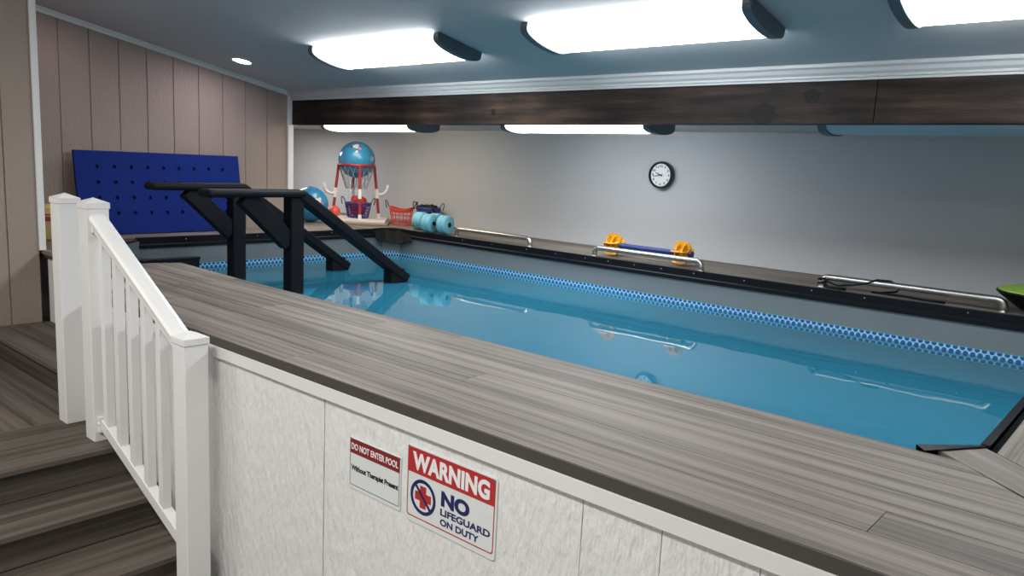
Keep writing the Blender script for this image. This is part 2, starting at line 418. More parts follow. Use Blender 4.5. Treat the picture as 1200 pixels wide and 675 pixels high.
# beige siding wall: planks with dark grooves
def siding(name, x, groove, y0, y1, zlo, label):
    m = MB(); ys = [y0]+[g for g in groove if y0 < g < y1]+[y1]
    for a, b in zip(ys, ys[1:]):
        g = .0045
        a2, b2 = a+g, b-g
        v = []
        for xx in (x-.012, x):
            v.append([m.bm.verts.new(p) for p in ((xx, a2, zlo), (xx, b2, zlo), (xx, b2, ceil_z(x, b2)), (xx, a2, ceil_z(x, a2)))])
        for k in range(4): m.bm.faces.new([v[0][k], v[0][(k+1) % 4], v[1][(k+1) % 4], v[1][k]])
        m.bm.faces.new(v[1]); m.bm.faces.new(v[0][::-1])
    v = [[m.bm.verts.new(p) for p in ((xx, y0, zlo), (xx, y1, zlo), (xx, y1, ceil_z(x, y1)), (xx, y0, ceil_z(x, y0)))] for xx in (x-.1, x-.009)]
    for k in range(4): m.bm.faces.new([v[0][k], v[0][(k+1) % 4], v[1][(k+1) % 4], v[1][k]])
    m.bm.faces.new(v[1]); m.bm.faces.new(v[0][::-1])
    return struct(m, name, M['siding'], label)
siding('wall_left', XL, [2.325+.2415*k for k in range(11)], 1.9, 4.75, FLOOR, 'beige grooved siding wall behind the blue mat')
siding('wall_left_front', XNEAR, [-2.2+.2415*k-.07 for k in range(20)], YF, 2.035, FLOOR, 'beige grooved siding wall beside the landing step')
struct(MB().box(-7.3, XNEAR-.1, 1.85, 2.035, FLOOR, ceil_z(-6.8, 1.9)+.05), 'wall_left_return', M['siding'])
# trims
struct(MB().box(XNEAR-.11, XNEAR+.012, 2.03, 2.075, .0, ceil_z(XNEAR, 2.05)), 'trim_1', M['white'], 'white corner board at the end of the near beige wall', bevel=.003)
struct(MB().box(XL-.1, XL+.02, 4.735, 4.80, 0, 1.42), 'trim_2', M['white'], 'white corner board between the beige siding and the grey alcove', bevel=.003)
def strip(name, prof, p, q, label):
    """moulding: prof is (a, b) with a = away from the wall, b = down from the ceiling; swept p -> q, wall behind it"""
    pass
# crown along the beam: stepped moulding running in x, leaning out from the beam to the ceiling
m = MB()
prof = [(0, 0), (-.058, .004), (-.058, -.016), (-.050, -.017), (-.040, -.026), (-.034, -.046), (-.018, -.060), (-.018, -.063), (-.026, -.065), (-.026, -.074), (-.014, -.076), (-.014, -.090), (0, -.090)]
for xx0, xx1 in ((XL+.01, XR),):
    lo = [m.bm.verts.new((xx0, YBEAM+a, ceil_z(xx0, YBEAM-.03)+b)) for a, b in prof]
    hi = [m.bm.verts.new((xx1, YBEAM+a, ceil_z(xx1, YBEAM-.03)+b)) for a, b in prof]
    n = len(prof)
    for i in range(n): m.bm.faces.new([lo[i], lo[(i+1) % n], hi[(i+1) % n], hi[i]])
    m.bm.faces.new(lo[::-1]); m.bm.faces.new(hi)
struct(m, 'trim_3', M['crown'], 'white crown moulding between the ceiling and the dark beam')
m = MB()
y0, y1 = 2.07, YBEAM-.05
prof = [(0, .0), (.03, .0), (.03, -.012), (.018, -.022), (.012, -.045), (0, -.045)]
lo = [m.bm.verts.new((XL+a, y0, ceil_z(XL, y0)+b)) for a, b in prof]; hi = [m.bm.verts.new((XL+a, y1, ceil_z(XL, y1)+b)) for a, b in prof]
for i in range(6): m.bm.faces.new([lo[i], lo[(i+1) % 6], hi[(i+1) % 6], hi[i]])
m.bm.faces.new(lo[::-1]); m.bm.faces.new(hi)
struct(m, 'trim_4', M['white'], 'white cove moulding along the top of the beige siding')
m = MB()
m.beamline((-11.2, YB-.012, 1.085+tz(-11.2)), (XR, YB-.012, 1.085+tz(XR)), .024, .05)
struct(m, 'trim_5', M['ceil'], 'narrow moulding where the rear ceiling meets the back wall')

# ------------------------------------------------------------------ beam
bt = thing('ceiling_beam', 'dark brown stained wooden beam crossing the room above the pool', 'beam', (0, YBEAM, 0))
for a, b in ((XL+.02, -1.47), (-1.466, XR-.01)):
    m = MB()
    v = []
    for x in (a, b):
        zt = ceil_z(x, YBEAM)-.012; zb = 1.062+tz(x)
        v.append([m.bm.verts.new(p) for p in ((x, 0, zb), (x, .10, zb), (x, .10, zt), (x, 0, zt))])
    for k in range(4): m.bm.faces.new([v[0][k], v[0][(k+1) % 4], v[1][(k+1) % 4], v[1][k]])
    m.bm.faces.new(v[0][::-1]); m.bm.faces.new(v[1])
    m.build('board', M['beam'], bt, bevel=.003)

# ------------------------------------------------------------------ ceiling lights
def make_light(label, lens, length=1.47, wid=.43):
    t = thing('ceiling_light', label, 'ceiling light', group='wraparound ceiling lights')
    h = length/2; w = wid/2
    MB().box(-h+.03, h-.03, -w*.82, w*.82, -.014, 0).build('back_plate', M['white'], t)
    prof = [(-w*.9, -.012), (w*.9, -.012)]
    n = 14
    for k in range(n+1):
        a = PI*k/n
        prof.append((w*.97*math.cos(a), -.022-.058*math.sin(a)**.7))
    o = MB().prism(prof, -h+.02, h-.02, 'x').build('diffuser', lens, t); smooth_by_angle(o, 30)
    for s in (-1, 1):
        pr = [(-w*1.0, 0), (-w*1.0, -.03)]+[(-w*math.cos(PI*k/12)*1.0, -.034-.056*math.sin(PI*k/12)**.8) for k in range(1, 12)]+[(w*1.0, -.03), (w*1.0, 0)]
        a, b = sorted((s*(h-.055), s*h))
        MB().prism(pr, a, b, 'x').build('end_cap', M['cap'], t, bevel=.004)
    return t
tilt = math.atan(SL)
ty = -math.atan(.0087)
def front_loc(x, y): return (x, y, ceil_z(x, y)-.002)
YLT = 3.935
la = make_light('lit white wraparound light nearest the beige wall, in front of the beam', M['lens'])
la.location = front_loc(-4.68, YLT); la.rotation_euler = (-tilt, ty, 0)
dup(la, front_loc(-2.50, YLT), (-tilt, ty, 0), 'lit white wraparound light in front of the beam, middle of its row of three')
dup(la, front_loc(-.42, YLT), (-tilt, ty, 0), 'lit white wraparound light in front of the beam, cut by the top right frame edge')
YR_ = 5.40
def rear_loc(x): return (x, YR_, 1.113+tz(x))
lb = make_light('warm-lit wraparound light behind the beam, above the ball on the red hoop', M['lenswarm'], 1.46, .40)
lb.location = rear_loc(-6.60); lb.rotation_euler = (0, ty, 0)
lc = make_light('lit wraparound light behind the beam, left above the wall clock', M['lensrear'], 1.50, .40)
lc.location = rear_loc(-3.95); lc.rotation_euler = (0, ty, 0)
ld = make_light('unlit grey wraparound light behind the right part of the beam', M['lensoff'], 1.50, .40)
ld.location = rear_loc(-1.19); ld.rotation_euler = (0, ty, 0)
rl = thing('recessed_light', 'small round recessed ceiling spot near the beige siding wall', 'ceiling light', (-6.66, 3.88, ceil_z(-6.66, 3.88)), (-tilt, ty, 0))
MB().lathe([(.075, -.001), (.095, -.001), (.093, -.008), (.078, -.006)], 32, closed=True).build('trim_ring', M['white'], rl, smooth=True)
MB().lathe([(.0001, -.004), (.076, -.004), (.076, -.001), (.0001, -.001)], 32).build('lens', M['spot'], rl)

# ------------------------------------------------------------------ deck
GAP = .004
def clip2(sub, poly):
    """part of the polygon sub inside a convex counter-clockwise polygon"""
    for i in range(len(poly)):
        ax, ay = poly[i]; bx, by = poly[(i+1) % len(poly)]
        def side(p): return (bx-ax)*(p[1]-ay)-(by-ay)*(p[0]-ax)
        out = []
        for k in range(len(sub)):
            p, q = sub[k], sub[(k+1) % len(sub)]; sp_, sq_ = side(p), side(q)
            if sp_ >= 0: out.append(p)
            if (sp_ > 0) != (sq_ > 0) and abs(sp_-sq_) > 1e-12:
                t = sp_/(sp_-sq_); out.append((p[0]+t*(q[0]-p[0]), p[1]+t*(q[1]-p[1])))
        sub = out
        if len(sub) < 3: return []
    return sub
def put_board(m, x0, x1, y0, y1, th, clip):
    pg = [(x0, y0), (x1, y0), (x1, y1), (x0, y1)]
    if clip: pg = clip2(pg, clip)
    if len(pg) >= 3:
        qs = []
        for p in pg:
            if not qs or (abs(p[0]-qs[-1][0])+abs(p[1]-qs[-1][1])) > 1e-4: qs.append(p)
        if len(qs) >= 3: m.prism(qs, -th, 0)
def boards_x(x0, x1, rows, th=.025, joints={}, clip=None):
    m = MB()
    for i, (a, b) in enumerate(zip(rows, rows[1:])):
        js = [x0]+sorted(j for j in joints.get(i, []) if x0 < j < x1)+[x1]
        for p, q in zip(js, js[1:]): put_board(m, p+(.001 if p != x0 else 0), q-(.001 if q != x1 else 0), a+GAP/2, b-GAP/2, th, clip)
    return m
def boards_y(y0, y1, cols, th=.025, joints={}, clip=None):
    m = MB()
    for i, (a, b) in enumerate(zip(cols, cols[1:])):
        js = [y0]+sorted(j for j in joints.get(i, []) if y0 < j < y1)+[y1]
        for p, q in zip(js, js[1:]): put_board(m, a+GAP/2, b-GAP/2, p+(.001 if p != y0 else 0), q-(.001 if q != y1 else 0), th, clip)
    return m
dk = thing('pool_deck', 'grey-brown composite board deck surrounding the pool', 'deck')
rows = [1.668, 1.845, 2.0, 2.155, 2.31, 2.46, 2.545]
m = boards_x(-4.42, 2.15, rows, joints={0: [-2.6, 1.1], 1: [-.473, -4.0], 2: [-1.95, .9], 3: [-3.55, .3], 4: [-2.9], 5: [-2.45]}, clip=[(-4.42, 1.6), (.577, 1.6), (.577, 1.66), (-.433, 2.545), (-4.42, 2.545)])
m.build('boards', M['deck'], dk)
m = boards_x(-5.29, -4.42, [2.05, 2.155, 2.31, 2.46, 2.575], clip=[(-5.29, 2.0), (-4.42, 2.0), (-4.42, 2.546), (-5.22, 2.575), (-5.31, 2.36)])
m.build('boards', M['deck'], dk)
m = MB()        # boards along the steps edge on the far left
for a, b in ((2.05, 2.2), (2.2, 2.345)): m.box(-7.15, -5.29, a+.001, b-.001, -.025, 0)
m.build('boards', M['deck'], dk)
d = Vector((.735, -.678, 0)); pw = Vector((.678, .735, 0))
p0 = Vector((-.40, 2.742, 0)); p1 = Vector((-.497, 2.603, 0))
pg = clip2([tuple(p1[:2]), tuple((p1+d*1.36)[:2]), tuple((p0+d*1.45)[:2]), tuple(p0[:2])], [(-1, 1.668), (2, 1.668), (2, 3), (-1, 3)])
m = MB().prism(pg, -.025, 0)
m.build('mitre_board', M['deckD'], dk)
a = p0+d*.004+pw*.004
m = boards_y(1.668, 5.60, [-.36+.15*k for k in range(17)], joints={0: [4.2], 1: [3.1], 2: [4.6]}, clip=[tuple(a[:2]), tuple((a+d*1.58)[:2]), (2.15, 1.67), (2.15, 5.6), (-.36, 5.6)])
m.build('boards', M['deckY'], dk)
m = boards_x(-11.2, 2.15, [5.745, 5.9, 6.055, 6.21, 6.365, YB], joints={0: [-5.1, -1.2], 1: [-3.6], 2: [-6.6, -2.4], 3: [-4.3, -.6]})
m.build('boards', M['deck'], dk)
m = boards_y(2.35, 4.80, [-7.25, -7.1, -6.95, -6.8, -6.735]); m.build('boards', M['deckY'], dk)
m = boards_x(-11.2, -6.735, [4.80, 4.95, 5.1, 5.25, 5.4, 5.55, 5.745]); m.build('boards', M['deck'], dk)
m = MB().box(-4.42, 2.15, 1.664, 1.6675, -.040, -.0015); m.box(-4.42, 2.15, 1.672, 1.69, -.042, -.0255); m.box(-4.44, -4.42, 1.672, 2.06, -.042, -.0255); m.box(-6.23, -4.42, 2.056, 2.075, -.045, -.0255)
m.build('fascia', M['fascia'], dk)
m = MB().box(-.352, 2.15, 2.6, 5.60, -.06, -.0255); m.box(-11.2, 2.15, 5.76, YB, -.06, -.0255); m.box(-7.2, -6.76, 2.08, 5.76, -.06, -.0255); m.box(-11.2, -7.2, 4.86, 5.76, -.06, -.0255); m.box(-4.40, 2.15, 1.695, 2.50, -.06, -.0255); m.box(-6.9, -4.4, 2.08, 2.5, -.06, -.0255)
m.build('frame', M['fascia'], dk)

# white skirt below the deck, with grooves
sk = thing('deck_skirt', 'white rough-textured wooden skirt panels below the front deck edge', 'wall panel', (0, 0, FLOOR))
z1 = -.045-FLOOR
seams = [-4.42, -3.52, -3.05, -2.315, -1.146, -.902, -.644, -.40, -.156, .09, .33, .57, 2.15]
m = MB()
for a, b in zip(seams, seams[1:]):
    g = .003 if a in (-2.315,) else .0012
    m.box(a+(.003 if a == -2.315 else .0012), b-(.003 if b == -2.315 else .0012), 1.676, 1.692, 0, z1)
m.box(-4.42, 2.15, 1.69, 1.70, 0, z1)
m.build('panel', M['panel'], sk)
m = MB().box(-4.42, 2.15, 1.659, 1.678, z1-.042, z1+.006); m.build('top_trim', M['white'], sk, bevel=.0015)
m = MB().box(-6.225, -4.40, 2.08, 2.10, 0, z1); m.box(-4.43, -4.41, 1.676, 2.08, 0, z1); m.build('panel', M['panel'], sk)

# ------------------------------------------------------------------ pool
ZW = -.284
OUT = [(-5.30, 2.55), (-.52, 2.55), (-.40, 2.71), (-.40, 5.72), (-6.57, 5.72), (-6.70, 5.58), (-6.70, 2.95), (-6.3, 2.55)]
pl = thing('swimming_pool', 'long raised pool with blue basin, grey liner and honeycomb border', 'pool', (0, 0, -1.12))
def wall_band(poly, z0, z1):
    m = MB(); n = len(poly); lo = [m.bm.verts.new((x, y, z0+1.12)) for x, y in poly]; hi = [m.bm.verts.new((x, y, z1+1.12)) for x, y in poly]
    for i in range(n): m.bm.faces.new([lo[i], lo[(i+1) % n], hi[(i+1) % n], hi[i]])
    return m
def inset(poly, d):
    cx = sum(p[0] for p in poly)/len(poly); cy = sum(p[1] for p in poly)/len(poly)
    return [(x-d*(1 if x > cx else -1), y-d*(1 if y > cy else -1)) for x, y in poly]
wall_band(OUT, -.248, -.02).build('liner', M['liner'], pl)
wall_band(inset(OUT, .003), -.335, -.243).build('honeycomb_border', M['hex'], pl)
m = wall_band(inset(OUT, .001), -1.10, -.24)
m.bm.faces.new([m.bm.verts.new((x, y, .02)) for x, y in inset(OUT, .001)])
m.build('basin', M['basin'], pl)
cop = MB()
def cope(a, b, w=.045, drop=.085, th=.006):
    a, b = Vector((*a, 1.12)), Vector((*b, 1.12)); t = (b-a).normalized(); nrm = Vector((t.y, -t.x, 0))   # outward
    A = [a+t*-.0+nrm*.004, b+nrm*.004]
    pr = [(-.01, th), (w, th), (w, 0), (0, -.004), (0, -drop), (-.016, -drop), (-.016, -drop*.66), (-.009, -drop*.56), (-.010, -.01)]
    lo = [cop.bm.verts.new(a+nrm*p+Vector((0, 0, q))) for p, q in pr]; hi = [cop.bm.verts.new(b+nrm*p+Vector((0, 0, q))) for p, q in pr]
    n = len(pr)
    for i in range(n): cop.bm.faces.new([lo[i], lo[(i+1) % n], hi[(i+1) % n], hi[i]])
    cop.bm.faces.new(lo[::-1]); cop.bm.faces.new(hi)
cope((-.40, 2.75), (-.40, 5.72), w=.016, drop=.05)
cope((-.38, 5.72), (-6.57, 5.72), w=.03); cope((-6.57, 5.72), (-6.70, 5.58)); cope((-6.70, 5.59), (-6.70, 2.93), w=.04); 
cop.build('coping', M['black'], pl)
for x in (-4.067, -3.82, -3.55, -3.29, -2.99, -2.56, -2.04, -1.67, -1.03, -.6, -4.4, -4.75, -5.2, -5.6):
    MB().lathe([(.0001, 0), (.006, -.001), (.006, -.003), (.003, -.005), (.0001, -.006)], 10, (x, 5.7145, 1.12-.016), 'y').build('screw', M['screw'], pl)
for y in (3.35, 4.05, 4.27, 4.9):
    MB().lathe([(.0001, 0), (.006, .001), (.006, .003), (.003, .005), (.0001, .006)], 10, (-6.6945, y, 1.12-.016), 'x').build('screw', M['screw'], pl)
# black liner flaps at the corners
def flap(P, Q, th):
    """closed sheet between the polylines P (top) and Q (bottom), th thick"""
    m = MB(); P = [Vector(p)+Vector((0, 0, 1.12)) for p in P]; Q = [Vector(p)+Vector((0, 0, 1.12)) for p in Q]; n = len(P)
    A, B, C_, D = [], [], [], []
    for k in range(n):
        t = (P[min(k+1, n-1)]-P[max(k-1, 0)]); nr = t.cross(Q[k]-P[k]).normalized()*th
        A.append(m.bm.verts.new(P[k])); B.append(m.bm.verts.new(Q[k])); C_.append(m.bm.verts.new(P[k]-nr)); D.append(m.bm.verts.new(Q[k]-nr))
    for k in range(n-1):
        for q in ((A[k], A[k+1], B[k+1], B[k]), (C_[k], D[k], D[k+1], C_[k+1]), (A[k], C_[k], C_[k+1], A[k+1]), (B[k], B[k+1], D[k+1], D[k])): m.bm.faces.new(q)
    m.bm.faces.new((A[0], B[0], D[0], C_[0])); m.bm.faces.new((A[-1], C_[-1], D[-1], B[-1]))
    return m
m = flap([(-6.72, 5.46, .006), (-6.70, 5.60, .010), (-6.64, 5.70, .012), (-6.56, 5.735, .010), (-6.40, 5.74, .004)],
         [(-6.65, 5.45, -.10), (-6.58, 5.53, -.14), (-6.51, 5.60, -.145), (-6.43, 5.65, -.14), (-6.33, 5.68, -.11)], .008)
m.build('corner_flap', M['blackflap'], pl, bevel=.002)
m = MB()
for a, b, h in (((-.53, 2.545), (-.40, 2.745), .008),):
    a = Vector((*a, 1.12)); b = Vector((*b, 1.12)); t = (b-a).normalized(); nr = Vector((t.y, -t.x, 0))
    for k in range(6):
        q0, q1 = a.lerp(b, k/6), a.lerp(b, (k+1)/6); w0 = .022-.0025*k; w1 = .022-.0025*(k+1)
        m.quad(q0+nr*.012+Vector((0, 0, .006)), q1+nr*.012+Vector((0, 0, .006)), q1-nr*w1+Vector((0, 0, .012*(1-k/7))), q0-nr*w0+Vector((0, 0, .014*(1-k/6))))
        m.quad(q0-nr*w0+Vector((0, 0, .014*(1-k/6))), q1-nr*w1+Vector((0, 0, .012*(1-k/7))), q1-nr*(w1-.008)+Vector((0, 0, -.07)), q0-nr*(w0-.008)+Vector((0, 0, -.07)))
m.build('corner_flap', M['black'], pl)
tagb = thing('corner_panel', 'low black panel at the near left pool corner, beyond the deck board ends', 'panel', (-5.42, 2.58, -.28))
m = MB().box(-.03, .0, -.235, .235, 0, .275); m.build('sheet', M['black'], tagb, bevel=.006)
m = MB().box(-.036, .006, -.24, .24, .262, .286); m.build('edge_cap', M['black'], tagb, bevel=.006)
m = MB(); ins = inset(OUT, .004); m.bm.faces.new([m.bm.verts.new((x, y, 0)) for x, y in ins])
wo = m.build('pool_water', M['water']); wo.location = (0, 0, ZW); tag(wo, 'calm blue water filling the pool', 'water', kind='stuff')

# ------------------------------------------------------------------ black handrails in the pool
def make_handrail(x, label):
    t = thing('handrail', label, 'handrail', (x, 3.435, -1.10), group='black pool handrails')
    def Z(z): return z+1.10
    MB().box(-.055, .055, -.055, .060, 0, Z(.450)).build('post', M['blackwood'], t, bevel=.008)
    MB().box(-.080, .080, -.725, .070, Z(.452), Z(.508)).build('top_rail', M['blackwood'], t, bevel=.024, seg=3)
    MB().beamline((0, -.415, Z(.455)), (0, -.045, Z(.11)), .085, .135).build('brace', M['blackwood'], t, bevel=.007)
    MB().beamline((0, .035, Z(.478)), (0, 1.125, Z(-.257)), .135, .075).build('sloped_rail', M['blackwood'], t, bevel=.011)
    MB().box(-.055, .055, .935, 1.085, 0, Z(-.16)).build('foot_post', M['blackwood'], t, bevel=.008)
    return t
h1 = make_handrail(-5.17, 'black wooden pool handrail nearer the camera, its sloped end nearest the middle of the pool')
dup(h1, (-6.0, 3.435, -1.10), (0, 0, 0), 'black wooden pool handrail farther from the camera, in front of the blue mat')

# ------------------------------------------------------------------ stairs, landing, step
ZL = -.68
st = thing('staircase', 'dark composite steps going down from the landing beside the white railing', 'stairs', (0, 0, FLOOR))
def tread(x_edge, z, depth, name, mat, y1=1.672):
    zz = z-FLOOR
    m = MB()
    m.box(x_edge-.14, x_edge, -.6, y1, zz-.026, zz); m.box(x_edge-depth, x_edge-.143, -.6, y1, zz-.026, zz)
    return m.build(name, mat, st, bevel=.003)
edges = [(-3.845, ZL), (-3.525, ZL-.16), (-3.205, ZL-.32)]
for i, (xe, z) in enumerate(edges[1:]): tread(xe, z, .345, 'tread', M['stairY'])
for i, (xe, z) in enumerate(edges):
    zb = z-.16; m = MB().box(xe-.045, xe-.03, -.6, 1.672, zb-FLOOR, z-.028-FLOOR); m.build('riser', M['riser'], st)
for y in (-.58, .5, 1.60):
    m = MB(); m.prism([(-3.90, 0), (-3.26, 0), (-3.26, .13), (-3.58, .13), (-3.58, .29), (-3.90, .29)], y, y+.04, 'y')
    m.build('stringer', M['fascia'], st)
ld_ = thing('landing', 'dark composite landing at the head of the steps, left of the white posts', 'landing', (0, 0, FLOOR))
m = MB()
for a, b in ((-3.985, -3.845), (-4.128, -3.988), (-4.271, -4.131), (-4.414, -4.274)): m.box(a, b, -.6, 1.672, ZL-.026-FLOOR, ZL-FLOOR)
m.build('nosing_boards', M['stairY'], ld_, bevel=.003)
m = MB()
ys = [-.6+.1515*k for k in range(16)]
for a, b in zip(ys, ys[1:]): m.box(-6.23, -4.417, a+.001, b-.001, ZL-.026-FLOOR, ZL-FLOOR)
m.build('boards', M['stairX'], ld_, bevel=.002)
m = MB().box(-6.23, -3.9, -.6, -.58, 0, ZL-.027-FLOOR); m.box(-3.93, -3.905, -.58, 1.672, .2, ZL-.027-FLOOR); m.box(-6.23, -4.45, 2.055, 2.075, 0, ZL-.027-FLOOR)
m.build('frame', M['fascia'], ld_)
sp = thing('step', 'single dark composite step between the landing and the deck edge, by the beige wall', 'step', (0, 0, ZL))
m = MB()
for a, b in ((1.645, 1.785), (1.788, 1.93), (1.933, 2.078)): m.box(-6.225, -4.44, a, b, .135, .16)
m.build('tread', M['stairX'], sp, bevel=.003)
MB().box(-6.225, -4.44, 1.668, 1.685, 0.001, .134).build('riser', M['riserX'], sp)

# ------------------------------------------------------------------ white railing
def make_post(t, x0, y0, z0, z1, w=.104):
    """post with its own square cap; returned post is the parent of the cap"""
    p = MB().box(x0, x0+w, y0, y0+w, z0, z1-.03).build('newel_post', M['vinyl'], t, bevel=.004)
    c = MB(); e = .004
    c.box(x0-e, x0+w+e, y0-e, y0+w+e, z1-.05, z1-.022)
    b = [c.bm.verts.new(q) for q in ((x0-e, y0-e, z1-.022), (x0+w+e, y0-e, z1-.022), (x0+w+e, y0+w+e, z1-.022), (x0-e, y0+w+e, z1-.022))]
    a = c.bm.verts.new((x0+w/2, y0+w/2, z1+.002))
    for k in range(4): c.bm.faces.new([b[k], b[(k+1) % 4], a])
    c.build('post_cap', M['vinyl'], p, bevel=.002)
    return p
rt = thing('stair_railing', 'white vinyl stair railing sloping down beside the dark steps', 'railing', (0, 0, FLOOR))
zz = -FLOOR
make_post(rt, -3.13, 1.5, 0, .040+zz)
make_post(rt, -4.07, 1.5, ZL+zz, .527+zz)
XB0, XF0 = -3.966, -3.13
TZ0, TZ1 = .42, -.022            # rail centre height at the two ends
BZ0, BZ1 = -.575, -.915
yc = 1.552
def slope_bar(prof, za, zb):
    m = MB(); n = len(prof)
    lo = [m.bm.verts.new((XB0, yc+a, za+b+zz)) for a, b in prof]; hi = [m.bm.verts.new((XF0, yc+a, zb+b+zz)) for a, b in prof]
    for i in range(n): m.bm.faces.new([lo[i], lo[(i+1) % n], hi[(i+1) % n], hi[i]])
    m.bm.faces.new(lo[::-1]); m.bm.faces.new(hi); return m
trail = [(-.024, -.055), (.024, -.055), (.024, -.012), (.042, -.004), (.044, .014), (.034, .028), (.018, .036), (-.018, .036), (-.034, .028), (-.044, .014), (-.042, -.004), (-.024, -.012)]
slope_bar(trail, TZ0, TZ1).build('top_rail', M['vinyl'], rt, bevel=.002)
slope_bar([(-.024, -.04), (.024, -.04), (.024, .02), (-.024, .02)], BZ0, BZ1).build('bottom_rail', M['vinyl'], rt, bevel=.003)
nb = 5
bw = .020
for k in range(nb):
    x = -3.905+.143*k; f = (x-XB0)/(XF0-XB0)
    zt = TZ0+(TZ1-TZ0)*f-.05; zb = BZ0+(BZ1-BZ0)*f+.012
    m = MB()
    MBs = []
    dzt = (TZ1-TZ0)/(XF0-XB0)*bw; dzb = (BZ1-BZ0)/(XF0-XB0)*bw
    pr = [(x-bw, zb-dzb+zz), (x+bw, zb+dzb+zz), (x+bw, zt+dzt+zz), (x-bw, zt-dzt+zz)]
    m.prism(pr, yc-bw, yc+bw, 'y'); m.build('baluster', M['vinyl'], rt, bevel=.002)
for z, s in ((TZ0-.01, 1), (BZ0-.01, 1)):
    m = MB().box(XB0-.002, XB0+.02, yc-.034, yc+.034, z-.045+zz, z+.035+zz); m.lathe([(.0001, -.038), (.008, -.038), (.008, -.030), (.0001, -.030)], 10, (XB0+.012, yc, z+zz), 'y')
    m.build('rail_bracket', M['vinyl'], rt, bevel=.002)
np_ = thing('newel_post', 'white vinyl newel post on its own left of the stair railing', 'post', (0, 0, ZL))
p = MB().box(-4.425, -4.321, 1.5, 1.604, 0, .527-.03-ZL).build('shaft', M['vinyl'], np_, bevel=.004)
c = MB(); e = .004; zt = .527-ZL; x0, y0, w = -4.425, 1.5, .104
c.box(x0-e, x0+w+e, y0-e, y0+w+e, zt-.05, zt-.022)
b = [c.bm.verts.new(q) for q in ((x0-e, y0-e, zt-.022), (x0+w+e, y0-e, zt-.022), (x0+w+e, y0+w+e, zt-.022), (x0-e, y0+w+e, zt-.022))]
a = c.bm.verts.new((x0+w/2, y0+w/2, zt+.002))
for k in range(4): c.bm.faces.new([b[k], b[(k+1) % 4], a])
c.build('post_cap', M['vinyl'], np_, bevel=.002)

# ------------------------------------------------------------------ signs on the white skirt
YS = 1.676
def rrect(x0, x1, z0, z1, r, n=5):
    pts = []
    for cx, cz, a0 in ((x1-r, z1-r, 0), (x0+r, z1-r, 90), (x0+r, z0+r, 180), (x1-r, z0+r, 270)):
        for k in range(n+1):
            a = R(a0+90*k/n); pts.append((cx+r*math.cos(a), cz+r*math.sin(a)))
    return pts
def frame_loop(m, outer, inner, y, d=.0004):
    n = len(outer)
    A = [[m.bm.verts.new((p[0], yy, p[1])) for p in ring] for yy in (y, y-d) for ring in (outer, inner)]
    for i in range(n):
        j = (i+1) % n
        m.bm.faces.new([A[2][i], A[2][j], A[3][j], A[3][i]]); m.bm.faces.new([A[0][i], A[0][j], A[2][j], A[2][i]]); m.bm.faces.new([A[1][i], A[1][j], A[3][j], A[3][i]])
    return m
def sign(label, xa, za, w, h):
    return thing('sign', label, 'sign', (xa, YS, za-h))
# large warning sign
W_, H_ = .404, .262
s1 = sign('large white sign with a red WARNING header and a no-lifeguard symbol', -1.856, -.132, W_, H_)
def U(u): return u*W_
def V(v): return (1-v)*H_
MB().prism(rrect(0, W_, 0, H_, .012), -.004, -.0005, 'y').build('panel', M['signw'], s1)
MB().prism(rrect(.006, W_-.008, V(.345), H_-.005, .006), -.0046, -.004, 'y').build('header', M['signred'], s1)
frame_loop(MB(), rrect(.006, W_-.008, .018, H_-.005, .012), rrect(.010, W_-.012, .022, H_-.009, .010), -.0041).build('border', M['signred'], s1)
text_mesh('heading', 'WARNING', M['signtext'], s1, U(.075), U(.925), V(.300), V(.065), -.0048, bold=.045, spacing=1.02)
text_mesh('word_no', 'NO', M['navy'], s1, U(.415), U(.725), V(.625), V(.425), -.0044, bold=.05)
text_mesh('second_line', 'LIFEGUARD', M['navy'], s1, U(.41), U(.945), V(.745), V(.655), -.0044, bold=.03)
text_mesh('third_line', 'ON DUTY', M['navy'], s1, U(.41), U(.83), V(.872), V(.785), -.0044, bold=.03)
sx, sz, rr = U(.205), V(.625), .060
def circ(r, n=40): return [(sx+r*math.cos(2*PI*k/n), sz+r*math.sin(2*PI*k/n)) for k in range(n)]
cw = .0145; cl = .038
m = MB().prism([(sx-cw, sz-cl), (sx+cw, sz-cl), (sx+cw, sz-cw), (sx+cl, sz-cw), (sx+cl, sz+cw), (sx+cw, sz+cw), (sx+cw, sz+cl), (sx-cw, sz+cl), (sx-cw, sz+cw), (sx-cl, sz+cw), (sx-cl, sz-cw), (sx-cw, sz-cw)], -.0045, -.004, 'y')
m.build('cross', M['signred'], s1)
m = frame_loop(MB(), circ(rr), circ(rr-.012), -.0042, .0005)
dx, dz = math.cos(R(-45)), math.sin(R(-45)); k = rr-.006; hw = .0052
m.prism([(sx-dx*k-dz*hw, sz-dz*k+dx*hw), (sx-dx*k+dz*hw, sz-dz*k-dx*hw), (sx+dx*k+dz*hw, sz+dz*k-dx*hw), (sx+dx*k-dz*hw, sz+dz*k+dx*hw)], -.0051, -.0046, 'y')
m.build('prohibition_ring', M['navy'], s1)
for x, z in ((.010, H_-.007), (W_-.012, H_-.010)):
    MB().lathe([(.0001, -.0065), (.003, -.006), (.005, -.004), (.0001, -.004)], 12, (x, 0, z), 'y').build('nail', M['cap'], s1)
